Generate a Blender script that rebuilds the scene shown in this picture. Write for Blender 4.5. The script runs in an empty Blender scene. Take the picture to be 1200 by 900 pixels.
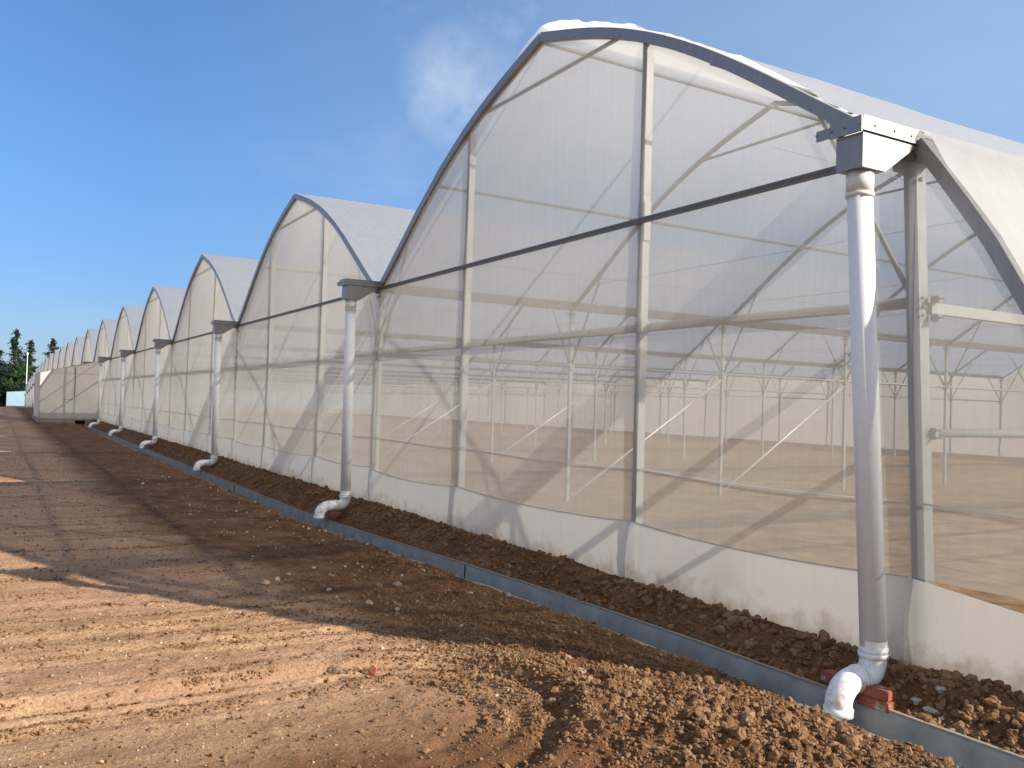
import bpy, math, random
import numpy as np
from mathutils import Vector, Matrix
random.seed(7); rng = np.random.default_rng(7)
sc = bpy.context.scene
COL = sc.collection

# ------------------------------------------------------------------ helpers
class MB:
    def __init__(s): s.v = []; s.f = []; s.sm = []
    def add(s, vs, fs, smooth=False):
        b = len(s.v); s.v += [tuple(p) for p in vs]
        s.f += [tuple(i + b for i in f) for f in fs]; s.sm += [smooth] * len(fs)
    def box(s, x0, x1, y0, y1, z0, z1):
        s.add([(x0,y0,z0),(x1,y0,z0),(x1,y1,z0),(x0,y1,z0),(x0,y0,z1),(x1,y0,z1),(x1,y1,z1),(x0,y1,z1)],
              [(0,3,2,1),(4,5,6,7),(0,1,5,4),(1,2,6,5),(2,3,7,6),(3,0,4,7)])
    def bar(s, a, b, w, h=None, side=None):
        """rectangular bar from a to b; w measured along 'side', h across"""
        h = w if h is None else h
        a = Vector(a); b = Vector(b); d = (b - a).normalized()
        sd = Vector(side) if side else (Vector((0,1,0)) if abs(d.y) < .9 else Vector((1,0,0)))
        sd = (sd - d * sd.dot(d)).normalized(); up = d.cross(sd)
        vs = []
        for p in (a, b):
            for i, j in ((-1,-1),(1,-1),(1,1),(-1,1)): vs.append(p + sd*(i*w/2) + up*(j*h/2))
        s.add(vs, [(0,3,2,1),(4,5,6,7),(0,1,5,4),(1,2,6,5),(2,3,7,6),(3,0,4,7)])
    def tube(s, pts, r, n=12, cap=True, closed_r=None):
        pts = [Vector(p) for p in pts]; rs = r if isinstance(r, (list, tuple)) else [r]*len(pts)
        vs = []; prev = None
        for i, p in enumerate(pts):
            d = (pts[min(i+1, len(pts)-1)] - pts[max(i-1, 0)])
            d = d.normalized() if d.length > 1e-9 else Vector((0,0,1))
            if prev is None:
                ref = Vector((0,0,1)) if abs(d.z) < .9 else Vector((1,0,0))
                sx = ref.cross(d).normalized()
            else: sx = (prev - d*prev.dot(d)).normalized()
            prev = sx; sy = d.cross(sx)
            for k in range(n):
                a = 2*math.pi*k/n; vs.append(p + (sx*math.cos(a) + sy*math.sin(a))*rs[i])
        fs = []
        for i in range(len(pts)-1):
            for k in range(n):
                fs.append((i*n+k, i*n+(k+1)%n, (i+1)*n+(k+1)%n, (i+1)*n+k))
        s.add(vs, fs, True)
        if cap:
            m = len(pts)-1
            b = len(s.v) - len(vs)
            s.f.append(tuple(b+k for k in reversed(range(n)))); s.sm.append(False)
            s.f.append(tuple(b+m*n+k for k in range(n))); s.sm.append(False)
    def mesh(s, name, m):
        me = bpy.data.meshes.new(name); me.from_pydata(s.v, [], s.f)
        me.polygons.foreach_set('use_smooth', s.sm)
        me.materials.append(m); me.update(); return me

def link(name, me, parent=None, loc=(0,0,0), rz=0, mat=None):
    o = bpy.data.objects.new(name, me); COL.objects.link(o); o.location = loc; o.rotation_euler = (0,0,rz)
    if parent: o.parent = parent
    return o
def build(name, mb, m, parent=None, loc=(0,0,0), rz=0): return link(name, mb.mesh(name, m), parent, loc, rz)
def tag(o, label=None, cat=None, group=None, kind=None):
    if label: o['label'] = label
    if cat: o['category'] = cat
    if group: o['group'] = group
    if kind: o['kind'] = kind
    return o
def thing(name, label, cat, loc=(0,0,0), rz=0, group=None):
    o = bpy.data.objects.new(name, None); COL.objects.link(o); o.location = loc; o.rotation_euler = (0,0,rz)
    o.empty_display_size = .3
    return tag(o, label, cat, group)
def np_mesh(name, V, F, m, smooth=True):
    """V (n,3), F (k,3|4) int"""
    me = bpy.data.meshes.new(name); k = F.shape[1]
    me.vertices.add(len(V)); me.vertices.foreach_set('co', V.astype(np.float32).ravel())
    me.loops.add(F.size); me.loops.foreach_set('vertex_index', F.astype(np.int32).ravel())
    me.polygons.add(len(F)); me.polygons.foreach_set('loop_start', np.arange(0, F.size, k, dtype=np.int32))
    me.polygons.foreach_set('loop_total', np.full(len(F), k, dtype=np.int32))
    me.polygons.foreach_set('use_smooth', np.full(len(F), smooth, dtype=bool))
    me.materials.append(m); me.update(calc_edges=True); me.validate(); return me

def _hash(ix, iy, seed):
    n = (ix.astype(np.int64)*374761393 + iy.astype(np.int64)*668265263 + seed*974634777) & 0x7fffffff
    n = ((n ^ (n >> 13)) * 1274126177) & 0x7fffffff
    return ((n ^ (n >> 16)) & 0xffff) / 65535.0
def vnoise(x, y, seed=0):
    ix = np.floor(x); iy = np.floor(y); fx = x-ix; fy = y-iy
    fx = fx*fx*(3-2*fx); fy = fy*fy*(3-2*fy)
    a = _hash(ix,iy,seed); b = _hash(ix+1,iy,seed); c = _hash(ix,iy+1,seed); d = _hash(ix+1,iy+1,seed)
    return (a*(1-fx)+b*fx)*(1-fy) + (c*(1-fx)+d*fx)*fy - .5
def fbm(x, y, octs=4, seed=0, rough=.5):
    t = 0; a = 1
    for o in range(octs):
        t = t + a*vnoise(x*2**o + 17.3*o, y*2**o - 9.1*o, seed+o); a *= rough
    return t
def sstep(a, b, x):
    t = np.clip((x-a)/(b-a), 0, 1); return t*t*(3-2*t)

# ------------------------------------------------------------------ materials
def newmat(name):
    m = bpy.data.materials.new(name); m.use_nodes = True; nt = m.node_tree; nt.nodes.clear()
    out = nt.nodes.new('ShaderNodeOutputMaterial'); return m, nt, out
class N:
    def __init__(s, nt): s.nt = nt
    def new(s, t, **k):
        n = s.nt.nodes.new(t)
        for a, b in k.items(): setattr(n, a, b)
        return n
    def l(s, a, b): s.nt.links.new(a, b)
    def math(s, op, a, b=None, clamp=False):
        n = s.nt.nodes.new('ShaderNodeMath'); n.operation = op; n.use_clamp = clamp
        for i, v in enumerate((a, b)):
            if v is None: continue
            if isinstance(v, (int, float)): n.inputs[i].default_value = v
            else: s.l(v, n.inputs[i])
        return n.outputs[0]
    def noise(s, vec, scale, detail=4, rough=.5):
        n = s.nt.nodes.new('ShaderNodeTexNoise'); n.inputs['Scale'].default_value = scale
        n.inputs['Detail'].default_value = detail; n.inputs['Roughness'].default_value = rough
        if vec is not None: s.l(vec, n.inputs['Vector'])
        return n.outputs['Fac']
    def mapping(s, vec, sc_=(1,1,1), rot=(0,0,0)):
        n = s.nt.nodes.new('ShaderNodeMapping'); n.inputs['Scale'].default_value = sc_; n.inputs['Rotation'].default_value = rot
        s.l(vec, n.inputs['Vector']); return n.outputs[0]
    def ramp(s, fac, stops):
        n = s.nt.nodes.new('ShaderNodeValToRGB'); e = n.color_ramp.elements
        while len(e) < len(stops): e.new(.5)
        for i, (p, c) in enumerate(stops):
            e[i].position = p; e[i].color = (*c, 1) if not isinstance(c, (int, float)) else (c, c, c, 1)
        s.l(fac, n.inputs[0]); return n.outputs[0]
    def mix(s, fac, a, b, mode='MIX'):
        n = s.nt.nodes.new('ShaderNodeMix'); n.data_type = 'RGBA'; n.blend_type = mode
        for i, v in ((0, fac), (6, a), (7, b)):
            if isinstance(v, (int, float)): n.inputs[i].default_value = v
            elif isinstance(v, tuple): n.inputs[i].default_value = (*v, 1)
            else: s.l(v, n.inputs[i])
        return n.outputs[2]
    def bump(s, h, strength, dist):
        n = s.nt.nodes.new('ShaderNodeBump'); n.inputs['Strength'].default_value = strength
        n.inputs['Distance'].default_value = dist; s.l(h, n.inputs['Height']); return n.outputs[0]
    def pos(s): return s.nt.nodes.new('ShaderNodeNewGeometry').outputs['Position']
    def obj(s): return s.nt.nodes.new('ShaderNodeTexCoord').outputs['Object']

def simple(name, color, rough=.5, metal=0, nscale=8, namt=.15, bump=0, stretch=(1,1,1)):
    m, nt, out = newmat(name); n = N(nt)
    p = n.new('ShaderNodeBsdfPrincipled'); v = n.mapping(n.pos(), stretch)
    f = n.noise(v, nscale, 5, .6)
    c = n.mix(f, tuple(x*(1-namt*1.6) for x in color), tuple(min(1, x*(1+namt)) for x in color))
    n.l(c, p.inputs['Base Color']); p.inputs['Roughness'].default_value = rough; p.inputs['Metallic'].default_value = metal
    r = n.math('ADD', n.math('MULTIPLY', f, .25), rough-.12); n.l(r, p.inputs['Roughness'])
    if bump: n.l(n.bump(f, .5, bump), p.inputs['Normal'])
    n.l(p.outputs[0], out.inputs[0]); return m

def sheet(name, color, tau, trans=.5, streak=.2, gloss=0., dirt=None, sscale=(14,14,1.2), bumpd=0.0, dirtz=None):
    """thin porous or milky sheet: what passes straight through falls off with the slant path (Beer-Lambert)"""
    m, nt, out = newmat(name); n = N(nt)
    g = n.new('ShaderNodeNewGeometry')
    dp = n.new('ShaderNodeVectorMath', operation='DOT_PRODUCT'); n.l(g.outputs['True Normal'], dp.inputs[0]); n.l(g.outputs['Incoming'], dp.inputs[1])
    cs = n.math('MAXIMUM', n.math('ABSOLUTE', dp.outputs['Value']), .06)
    nz = n.noise(n.mapping(g.outputs['Position'], sscale), 1.0, 4, .6)
    nz2 = n.noise(g.outputs['Position'], .7, 3, .5)
    nn = n.math('ADD', n.math('MULTIPLY', nz, .6), n.math('MULTIPLY', nz2, .4))
    tv = n.math('MULTIPLY', n.math('ADD', n.math('MULTIPLY', nn, 2*streak), 1-streak), tau)
    T = n.math('EXPONENT', n.math('MULTIPLY', n.math('DIVIDE', tv, cs), -1.0))
    c = n.mix(nn, tuple(x*.9 for x in color), tuple(min(x*1.06, .95) for x in color))
    if dirtz is not None:
        sep = n.new('ShaderNodeSeparateXYZ'); n.l(g.outputs['Position'], sep.inputs[0])
        hz = n.noise(n.mapping(g.outputs['Position'], (2,2,2)), 2.0, 5, .65)
        dz = n.math('SUBTRACT', n.math('ADD', n.math('MULTIPLY', n.math('POWER', hz, 2.0), .75), dirtz), sep.outputs[2])
        dz = n.math('MULTIPLY', dz, 5.0, True); dz = n.math('MULTIPLY', dz, .6)
        c = n.mix(dz, c, (.42,.33,.22))
    d = n.new('ShaderNodeBsdfDiffuse'); t = n.new('ShaderNodeBsdfTranslucent'); n.l(c, d.inputs[0]); n.l(c, t.inputs[0])
    if bumpd:
        wv = n.noise(n.mapping(g.outputs['Position'], (5,5,.8)), 1.6, 3, .5)
        bn = n.bump(wv, .6, bumpd); n.l(bn, d.inputs['Normal'])
    m1 = n.new('ShaderNodeMixShader'); m1.inputs[0].default_value = trans; n.l(d.outputs[0], m1.inputs[1]); n.l(t.outputs[0], m1.inputs[2])
    sh = m1.outputs[0]
    if gloss:
        gl = n.new('ShaderNodeBsdfGlossy'); gl.inputs['Roughness'].default_value = .35
        if bumpd: n.l(bn, gl.inputs['Normal'])
        fr = n.new('ShaderNodeFresnel'); fr.inputs[0].default_value = 1.4
        m3 = n.new('ShaderNodeMixShader'); n.l(n.math('MULTIPLY', fr.outputs[0], gloss), m3.inputs[0]); n.l(sh, m3.inputs[1]); n.l(gl.outputs[0], m3.inputs[2]); sh = m3.outputs[0]
    tr = n.new('ShaderNodeBsdfTransparent')
    m2 = n.new('ShaderNodeMixShader'); n.l(T, m2.inputs[0]); n.l(sh, m2.inputs[1]); n.l(tr.outputs[0], m2.inputs[2])
    n.l(m2.outputs[0], out.inputs[0]); return m

STEEL = simple('galvanised_steel', (.30,.30,.30), .42, .5, 22, .22, .0008, (1,1,.25))
STEELP = simple('galvanised_post', (.38,.385,.38), .5, .4, 18, .15, .0006, (1,1,.3))
ALU = simple('aluminium_rail', (.17,.16,.15), .5, .3, 30, .2)
ROD = simple('bright_rod', (.75,.75,.73), .4, .3)
STEELN = simple('corner_post_steel', (.30,.32,.34), .45, .45, 14, .25, .0008, (1,1,.3))
STEELD = simple('backlit_steel', (.30,.30,.30), .55, .3, 18, .15, .0006, (1,1,.3))  # backlit darkness of inner arches, struts and collars put into the colour
def pvc_mat():
    m, nt, out = newmat('white_pvc'); n = N(nt); P = n.pos(); sep = n.new('ShaderNodeSeparateXYZ'); n.l(P, sep.inputs[0])
    f = n.noise(P, 16, 6, .7); st = n.noise(n.mapping(P, (26,26,1.1)), 1.0, 4, .6)
    c = n.mix(n.ramp(st, [(.5,0),(.75,.5)]), (.82,.84,.87), (.72,.72,.71))
    lo = n.math('MULTIPLY', n.math('SUBTRACT', .32, sep.outputs[2]), 2.2, True)
    d = n.math('MULTIPLY', n.ramp(f, [(.47,0),(.64,1)]), n.math('ADD', n.math('MULTIPLY', lo, .7), .07))
    c = n.mix(d, c, (.34,.22,.13))
    p = n.new('ShaderNodeBsdfPrincipled'); n.l(c, p.inputs['Base Color']); n.l(n.math('ADD', n.math('MULTIPLY', f, .25), .22), p.inputs['Roughness'])
    n.l(p.outputs[0], out.inputs[0]); return m
PVC = pvc_mat()
PVCW = simple('grey_pvc_collar', (.72,.73,.74), .35, 0, 6, .05)
NET = sheet('insect_net', (.81,.80,.735), .385, .50, .18, bumpd=.012)
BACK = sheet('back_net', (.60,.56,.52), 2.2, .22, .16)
FILM = sheet('greenhouse_film', (.89,.91,.91), .90, .68, .22, .5, bumpd=.022, sscale=(1.5,3,3))
SKIRT = sheet('white_skirt_film', (.86,.84,.79), 2.2, .5, .12, .25, bumpd=.03, dirtz=.0)
SHED = sheet('shed_net', (.74,.71,.66), 4.0, .30, .2, bumpd=.02, dirtz=.0)
BLUE = sheet('blue_film', (.45,.68,.85), 2.6, .45, .1)
CEM = simple('cement_plaster', (.34,.345,.34), .85, 0, 5, .42, .004)
CEM2 = simple('rough_cement', (.30,.27,.23), .9, 0, 25, .3, .01)
DARK = simple('dark_hollow', (.012,.011,.01), .9)  # near-black: shade inside pipe mouths and culvert put into the colour; also joints
RED = simple('red_shard', (.55,.16,.09), .7, 0, 20, .2)
LUMP = simple('mortar_lump', (.42,.40,.37), .9, 0, 40, .3, .01)

def soil_mat():
    m, nt, out = newmat('soil'); n = N(nt); P = n.pos()
    sep = n.new('ShaderNodeSeparateXYZ'); n.l(P, sep.inputs[0]); X, Y, Z = sep.outputs
    big = n.noise(P, .55, 5, .6); mid = n.noise(P, 3.2, 6, .65); fine = n.noise(P, 38, 5, .7); vf = n.noise(P, 160, 3, .6)
    # streaks left by wheels, roughly along the greenhouse
    st = n.noise(n.mapping(P, (2.6, .30, 1), (0,0,math.radians(6))), 1.6, 6, .62)
    base = n.ramp(mid, [(.25,(.085,.038,.018)), (.5,(.175,.085,.040)), (.75,(.31,.17,.088))])
    tan = n.ramp(fine, [(.28,(.32,.18,.09)), (.5,(.59,.365,.21)), (.72,(.80,.575,.39))])
    pink = n.mix(fine, (.34,.17,.11), (.52,.32,.23))
    tk = n.ramp(n.math('ADD', n.math('MULTIPLY', st, .6), n.math('MULTIPLY', n.noise(P, 2.4, 7, .7), .4)), [(.36,.15), (.60,1)])
    # packed tracks beyond the loose earth; sunlit paleness and shaded darkness painted in too
    yb = n.math('MAXIMUM', n.math('ADD', n.math('MULTIPLY', X, .16), -1.85), -3.4)
    yb = n.math('ADD', yb, n.math('MULTIPLY', n.math('SUBTRACT', n.noise(P, 1.3, 4, .6), .5), 1.2))
    far = n.math('MULTIPLY', n.math('SUBTRACT', yb, Y), 1.6, True)
    lft = n.math('MULTIPLY', n.math('SUBTRACT', -.45, X), .95, True)
    pk = n.math('MULTIPLY', n.math('MULTIPLY', far, lft), n.math('ADD', n.math('MULTIPLY', tk, .75), .25))
    c = n.mix(n.math('MULTIPLY', pk, .95), base, tan)
    pm = n.ramp(big, [(.48,0), (.62,1)])
    c = n.mix(n.math('MULTIPLY', n.math('MULTIPLY', pm, pk), .6), c, pink)
    # flecks of pale grit
    vo = n.new('ShaderNodeTexVoronoi'); vo.inputs['Scale'].default_value = 42; n.l(P, vo.inputs['Vector'])
    gr = n.math('MULTIPLY', n.math('LESS_THAN', vo.outputs['Distance'], .16), n.ramp(n.noise(P, 2.3, 4, .6), [(.55,0), (.70,1)]))
    c = n.mix(n.math('MULTIPLY', gr, .65), c, (.55,.48,.42))
    # dry straw-coloured earth under cover
    ins = n.math('MULTIPLY', n.math('SUBTRACT', Y, .35), 4.0, True)
    straw = n.ramp(n.noise(n.mapping(P, (1.0,.9,1)), 2.2, 8, .75), [(.3,(.20,.12,.065)), (.52,(.37,.24,.14)), (.75,(.58,.42,.27))])
    c = n.mix(ins, c, straw)
    c = n.mix(.35, c, n.mix(vf, (.35,.35,.35), (1,1,1)), 'MULTIPLY')
    p = n.new('ShaderNodeBsdfPrincipled'); p.inputs['Roughness'].default_value = .95; p.inputs['Specular IOR Level'].default_value = .15
    n.l(c, p.inputs['Base Color'])
    h = n.math('ADD', n.math('MULTIPLY', fine, .7), n.math('MULTIPLY', vf, .3))
    n.l(n.bump(h, 1.0, .022), p.inputs['Normal']); n.l(p.outputs[0], out.inputs[0]); return m
SOIL = soil_mat()
def clod_mat(name, a, b, c3):
    m, nt, out = newmat(name); n = N(nt); P = n.pos()
    oi = n.noise(P, 7, 3, .6); f = n.noise(P, 90, 4, .7)
    c = n.ramp(n.math('ADD', n.math('MULTIPLY', oi, .7), n.math('MULTIPLY', f, .3)), [(.3,a), (.5,b), (.7,c3)])
    p = n.new('ShaderNodeBsdfPrincipled'); p.inputs['Roughness'].default_value = .95; p.inputs['Specular IOR Level'].default_value = .15
    n.l(c, p.inputs['Base Color']); n.l(n.bump(f, .8, .006), p.inputs['Normal']); n.l(p.outputs[0], out.inputs[0]); return m
CLOD = clod_mat('earth_clods', (.095,.048,.025), (.20,.112,.058), (.34,.215,.125))
GRIT = clod_mat('pale_grit', (.30,.20,.14), (.46,.35,.27), (.62,.54,.46))
STRAW = simple('dry_straw', (.50,.38,.20), .8, 0, 20, .2)

def brick_mat():
    m, nt, out = newmat('red_brick'); n = N(nt); P = n.pos(); f = n.noise(P, 30, 5, .7); g = n.noise(P, 9, 4, .6)
    c = n.mix(f, (.17,.045,.028), (.33,.10,.062)); c = n.mix(n.ramp(g, [(.55,0),(.68,1)]), c, (.36,.32,.29))
    p = n.new('ShaderNodeBsdfPrincipled'); p.inputs['Roughness'].default_value = .9; n.l(c, p.inputs['Base Color'])
    n.l(n.bump(f, .7, .006), p.inputs['Normal']); n.l(p.outputs[0], out.inputs[0]); return m
BRICK = brick_mat()

# ------------------------------------------------------------------ ground
def y_far(x): return -.64 - .16*sstep(1, 12, -x) - .0*x      # far rim of the channel
def z_rim(x): return -.10 - .15*sstep(1, 12, -x)
CW = .34
def height(x, y, detail=True):
    yf = y_far(x); yn = yf - CW; zr = z_rim(x)
    fall = -.0205*np.maximum(0, -x-94) * sstep(94, 130, -x)
    fall = np.maximum(fall, -9)
    und = .05*fbm(x*.22, y*.22, 3, 3)
    # outer side
    out = -.15 + .02*sstep(1, 12, -x)*0 + und
    d = yn - y                                            # distance out from near rim
    out = np.where(d < .7, zr-.035 + (out-(zr-.035))*sstep(0, .7, d), out)
    # loose earth heap next to the channel
    hp = np.exp(-(((x-.15)/1.25)**2 + ((y+2.05)/.70)**2)*1.0)*.12
    hp += np.exp(-(((x+2.0)/1.1)**2 + ((y+2.05)/.32)**2))*.06
    hp += np.exp(-(((x+46.5)/2.5)**2 + ((y+2.2)/1.0)**2))*.22
    hp += .05*np.exp(-(((y+1.55)/.25)**2))*sstep(2, 5, -x)*(1-sstep(18, 30, -x))
    out = out + hp
    # curved wheel furrows
    cx, cy = -1.05, -3.35
    r = np.hypot(x-cx, (y-cy)); an = np.arctan2(y-cy, x-cx)
    arc = sstep(-1.0, -.3, an)*(1-sstep(2.9, 3.14, an))
    # the arcs run on as straight tracks towards -y on the left side
    rs_ = np.where((y < cy), np.abs(x-cx), r); on = np.where(y < cy, (x < cx)*1.0, arc)
    fur = 0
    for rr, w, dp in ((.98,.075,.040),(.78,.05,.018),(1.16,.06,-.028),(.55,.05,.016),(1.40,.05,.014),(1.28,.04,-.012)):
        fur = fur - dp*np.exp(-((rs_-rr+.03*vnoise(y*2, x*2, 9))/w)**2)
    out = out + fur*on
    # wheel tracks crossing the yard, perpendicular to the greenhouse
    tr = 0
    for k, xx in enumerate((-2.75,-3.05,-3.5,-3.85,-4.4,-4.8,-5.5,-6.1,-7.0,-8.2)):
        tr = tr + (.014+.008*(k%2))*np.exp(-((x-xx-.14*vnoise(y*.5, y*0+k, 5)-.10*(y+4))/(.05+.01*k))**2)*(1 if k%2 else -1)
    out = out + tr*(1-sstep(-2.9, -2.2, y))
    # berm against the wall
    bm = sstep(yf+.02, -.12, y)
    berm = (zr-.03) + (.02 - (zr-.03)) * bm + .03*fbm(x*2.2, y*2.2, 3, 11)*bm
    ins = sstep(-.02, .3, y)
    berm = berm*(1-ins) + (-.10 + .02*fbm(x*.8, y*.8, 2, 21))*ins
    spill = .055*np.maximum(0, fbm(x*3.1, x*0+y*3.1, 3, 61)+.06)
    berm = berm + spill*np.exp(-((y-(yf+.05))/.07)**2)*(y > yf+.005)
    out = out + .07*np.maximum(0, fbm(x*2.3+5, y*2.3, 3, 71)+.10)*np.exp(-((y-(yn-.09))/.07)**2)
    z = np.where(y < yn+CW*.5, out, berm)
    if detail:
        near = 1-sstep(6, 26, np.hypot(x-3, y+4))
        lump = fbm(x*7, y*7, 4, 31, .6); lump2 = np.maximum(0, fbm(x*16, y*16, 3, 51, .6))
        loose = np.clip(np.exp(-(((x-.2)/1.5)**2 + ((y+1.9)/.9)**2))*1.3 + np.exp(-((y+.3)/.28)**2) + .8*np.exp(-((y+1.6)/.5)**2)*sstep(.5,2,-x), .30, 1.15)
        z = z + (lump*.040 + lump2*.055)*loose*np.where(y > .2, .15, 1)*np.maximum(near, .45)
    # pit under the channel lining, to the shed
    inch = (y > yn-.03) & (y < yf+.03) & (x > -53.6)
    z = np.where(inch, np.minimum(z, zr-.50), z)
    return z + fall
def axis(pts):
    """pts: list of (start, end, d0, d1) segments with spacing growing from d0 to d1"""
    out = []
    for a, b, d0, d1 in pts:
        x = a
        while x < b - 1e-6:
            out.append(x); t = (x-a)/(b-a); x += d0 + (d1-d0)*t
    return np.array(sorted(set(np.round(out, 4))))
def grow(a, b, d0, g):
    out = []; x = a; d = d0; s = 1 if b > a else -1
    while (b-x)*s > 0:
        out.append(x); x += d*s; d *= g
    out.append(b); return out
xs = np.array(sorted(set(np.round(grow(-5.5, -900, .022, 1.022) + list(np.arange(-5.5, 1.8, .02)) + grow(1.8, 300, .05, 1.25), 4))))
ys = np.array(sorted(set(np.round(grow(-4.6, -300, .03, 1.12) + list(np.arange(-4.6, .12, .02)) + grow(.12, 600, .04, 1.10), 4))))
XX, YY = np.meshgrid(xs, ys, indexing='ij'); ZZ = height(XX, YY)
V = np.stack([XX.ravel(), YY.ravel(), ZZ.ravel()], 1)
nx, ny = len(xs), len(ys)
I = np.arange(nx*ny).reshape(nx, ny)
F = np.stack([I[:-1,:-1].ravel(), I[1:,:-1].ravel(), I[1:,1:].ravel(), I[:-1,1:].ravel()], 1)
g = link('ground', np_mesh('ground', V, F, SOIL)); tag(g, kind='structure')

# loose clods and grit: nobody could count them
def ico(sub):
    t = (1+5**.5)/2
    v = [(-1,t,0),(1,t,0),(-1,-t,0),(1,-t,0),(0,-1,t),(0,1,t),(0,-1,-t),(0,1,-t),(t,0,-1),(t,0,1),(-t,0,-1),(-t,0,1)]
    f = [(0,11,5),(0,5,1),(0,1,7),(0,7,10),(0,10,11),(1,5,9),(5,11,4),(11,10,2),(10,7,6),(7,1,8),(3,9,4),(3,4,2),(3,2,6),(3,6,8),(3,8,9),(4,9,5),(2,4,11),(6,2,10),(8,6,7),(9,8,1)]
    v = [np.array(p)/np.linalg.norm(p) for p in v]
    for _ in range(sub):
        nf = []; cache = {}
        def mid(a, b):
            k = (min(a,b), max(a,b))
            if k not in cache:
                p = v[a]+v[b]; v.append(p/np.linalg.norm(p)); cache[k] = len(v)-1
            return cache[k]
        for a, b, c in f:
            x, y, z = mid(a,b), mid(b,c), mid(c,a); nf += [(a,x,z),(b,y,x),(c,z,y),(x,y,z)]
        f = nf
    return np.array(v), np.array(f)
def clods(name, px, py, size, mat, sub=0, flat=.75, jit=.28, sink=.25):
    v, f = ico(sub); n = len(px); m = len(v)
    base = np.repeat(v[None], n, 0)
    base = base*(1+jit*(rng.random((n, m, 1))*2-1))
    sc3 = np.stack([rng.uniform(.7,1.3,n), rng.uniform(.7,1.3,n), rng.uniform(.55,1.0,n)*flat/.75], 1)
    base = base*sc3[:,None,:]
    # random rotation
    q = rng.normal(size=(n,4)); q /= np.linalg.norm(q,axis=1,keepdims=True); q[:,:2] *= .35; q /= np.linalg.norm(q,axis=1,keepdims=True)
    a,b,c,d = q[:,3],q[:,0],q[:,1],q[:,2]
    R = np.stack([1-2*(c*c+d*d),2*(b*c-a*d),2*(b*d+a*c),2*(b*c+a*d),1-2*(b*b+d*d),2*(c*d-a*b),2*(b*d-a*c),2*(c*d+a*b),1-2*(b*b+c*c)],1).reshape(n,3,3)
    base = np.einsum('nij,nmj->nmi', R, base)*size[:,None,None]
    pz = height(px, py) + size*(.5-sink)
    base += np.stack([px,py,pz],1)[:,None,:]
    V = base.reshape(-1,3); F = (f[None]+ (np.arange(n)*m)[:,None,None]).reshape(-1,3)
    return V, F
def merge(parts):
    Vs=[];Fs=[];b=0
    for V_,F_ in parts: Vs.append(V_);Fs.append(F_+b);b+=len(V_)
    return np.concatenate(Vs), np.concatenate(Fs)
def lognorm(n, med, s, mx): return np.minimum(np.exp(rng.normal(math.log(med), s, n)), mx)
def outside_channel(x, y): return (y > y_far(x)+.015) | (y < y_far(x)-CW-.015)
def pick(x, y, *a):
    k = outside_channel(x, y); return [x[k], y[k]] + [t[k] for t in a]
parts = []
# heap, lower right
x = rng.normal(.15,1.0,15000); y = rng.normal(-1.85,.55,15000); s = lognorm(15000,.0060,.6,.03)
k = (x<2)&(y<-1.10); x,y,s = pick(x[k],y[k],s[k]); parts.append(clods('c',x,y,s,CLOD))
x = rng.normal(.5,.7,520); y = rng.normal(-1.55,.4,520); s = lognorm(520,.017,.38,.045)
k = (x<2)&(y<-1.14); x,y,s = pick(x[k],y[k],s[k]); parts.append(clods('c',x,y,s,CLOD,1,.75,.2))
x = rng.normal(.55,.8,60); y = rng.normal(-1.6,.4,60); s = lognorm(60,.030,.25,.05)
k = (x<1.6)&(y<-1.2); x,y,s = pick(x[k],y[k],s[k]); parts.append(clods('c',x,y,s,CLOD,2,.75,.12))
# ridge of crumbs in the middle
x = rng.normal(-2.1,1.1,6000); y = rng.normal(-2.15,.4,6000); s = lognorm(6000,.0065,.5,.028); x,y,s = pick(x,y,s); parts.append(clods('c',x,y,s,CLOD))
for rr in (.88,1.09,1.24,.70,1.36,.60):
    nn_ = 1500; t = rng.uniform(-2.6, 2.9, nn_); off = rng.normal(0,.022,nn_); rad = rr+off
    x = np.where(t < 0, -1.05-rad, -1.05-np.cos(t)*rad); y = np.where(t < 0, -3.35+t, -3.35+np.sin(t)*rad)
    k = (fbm(x*2.2, y*2.2, 3, 23) > -.06)&((t < 0)|(t < 2.5)); x, y = x[k], y[k]
    parts.append(clods('c',x,y,lognorm(len(x),.0055,.5,.022),CLOD))
for k_, xx in enumerate((-2.9,-3.3,-3.7,-4.15,-4.6,-5.2,-5.8,-6.6,-7.6)):
    nn_ = 950; y = rng.uniform(-5.6,-2.3,nn_); x = xx + .14*vnoise(y*.5, y*0+k_, 5)+.10*(y+4)+rng.normal(0,.035,nn_)
    k = fbm(x*1.2, y*1.2, 3, 29) > -.02; x, y = x[k], y[k]
    parts.append(clods('c',x,y,lognorm(len(x),.0048,.5,.018),CLOD))
# berm
x = -np.abs(rng.uniform(0,1,9000))**1.6*34+1.6; y = rng.uniform(-.64,-.03,9000); s = lognorm(9000,.0115,.55,.04)
x,y,s = pick(x,y,s); parts.append(clods('c',x,y,s,CLOD))
x = -rng.uniform(0,1,900)**1.4*40+1.6; y = rng.uniform(-.45,-.03,900)*1.0; s = lognorm(900,.023,.35,.055); parts.append(clods('c',x,y,s,CLOD,1,.75,.2))
# by the near rim
x = -rng.uniform(0,1,7000)**1.5*30+1.6; y = y_far(x)-CW-.02-np.abs(rng.normal(0,.45,7000)); s = lognorm(7000,.008,.55,.03); parts.append(clods('c',x,y,s,CLOD))
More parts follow.
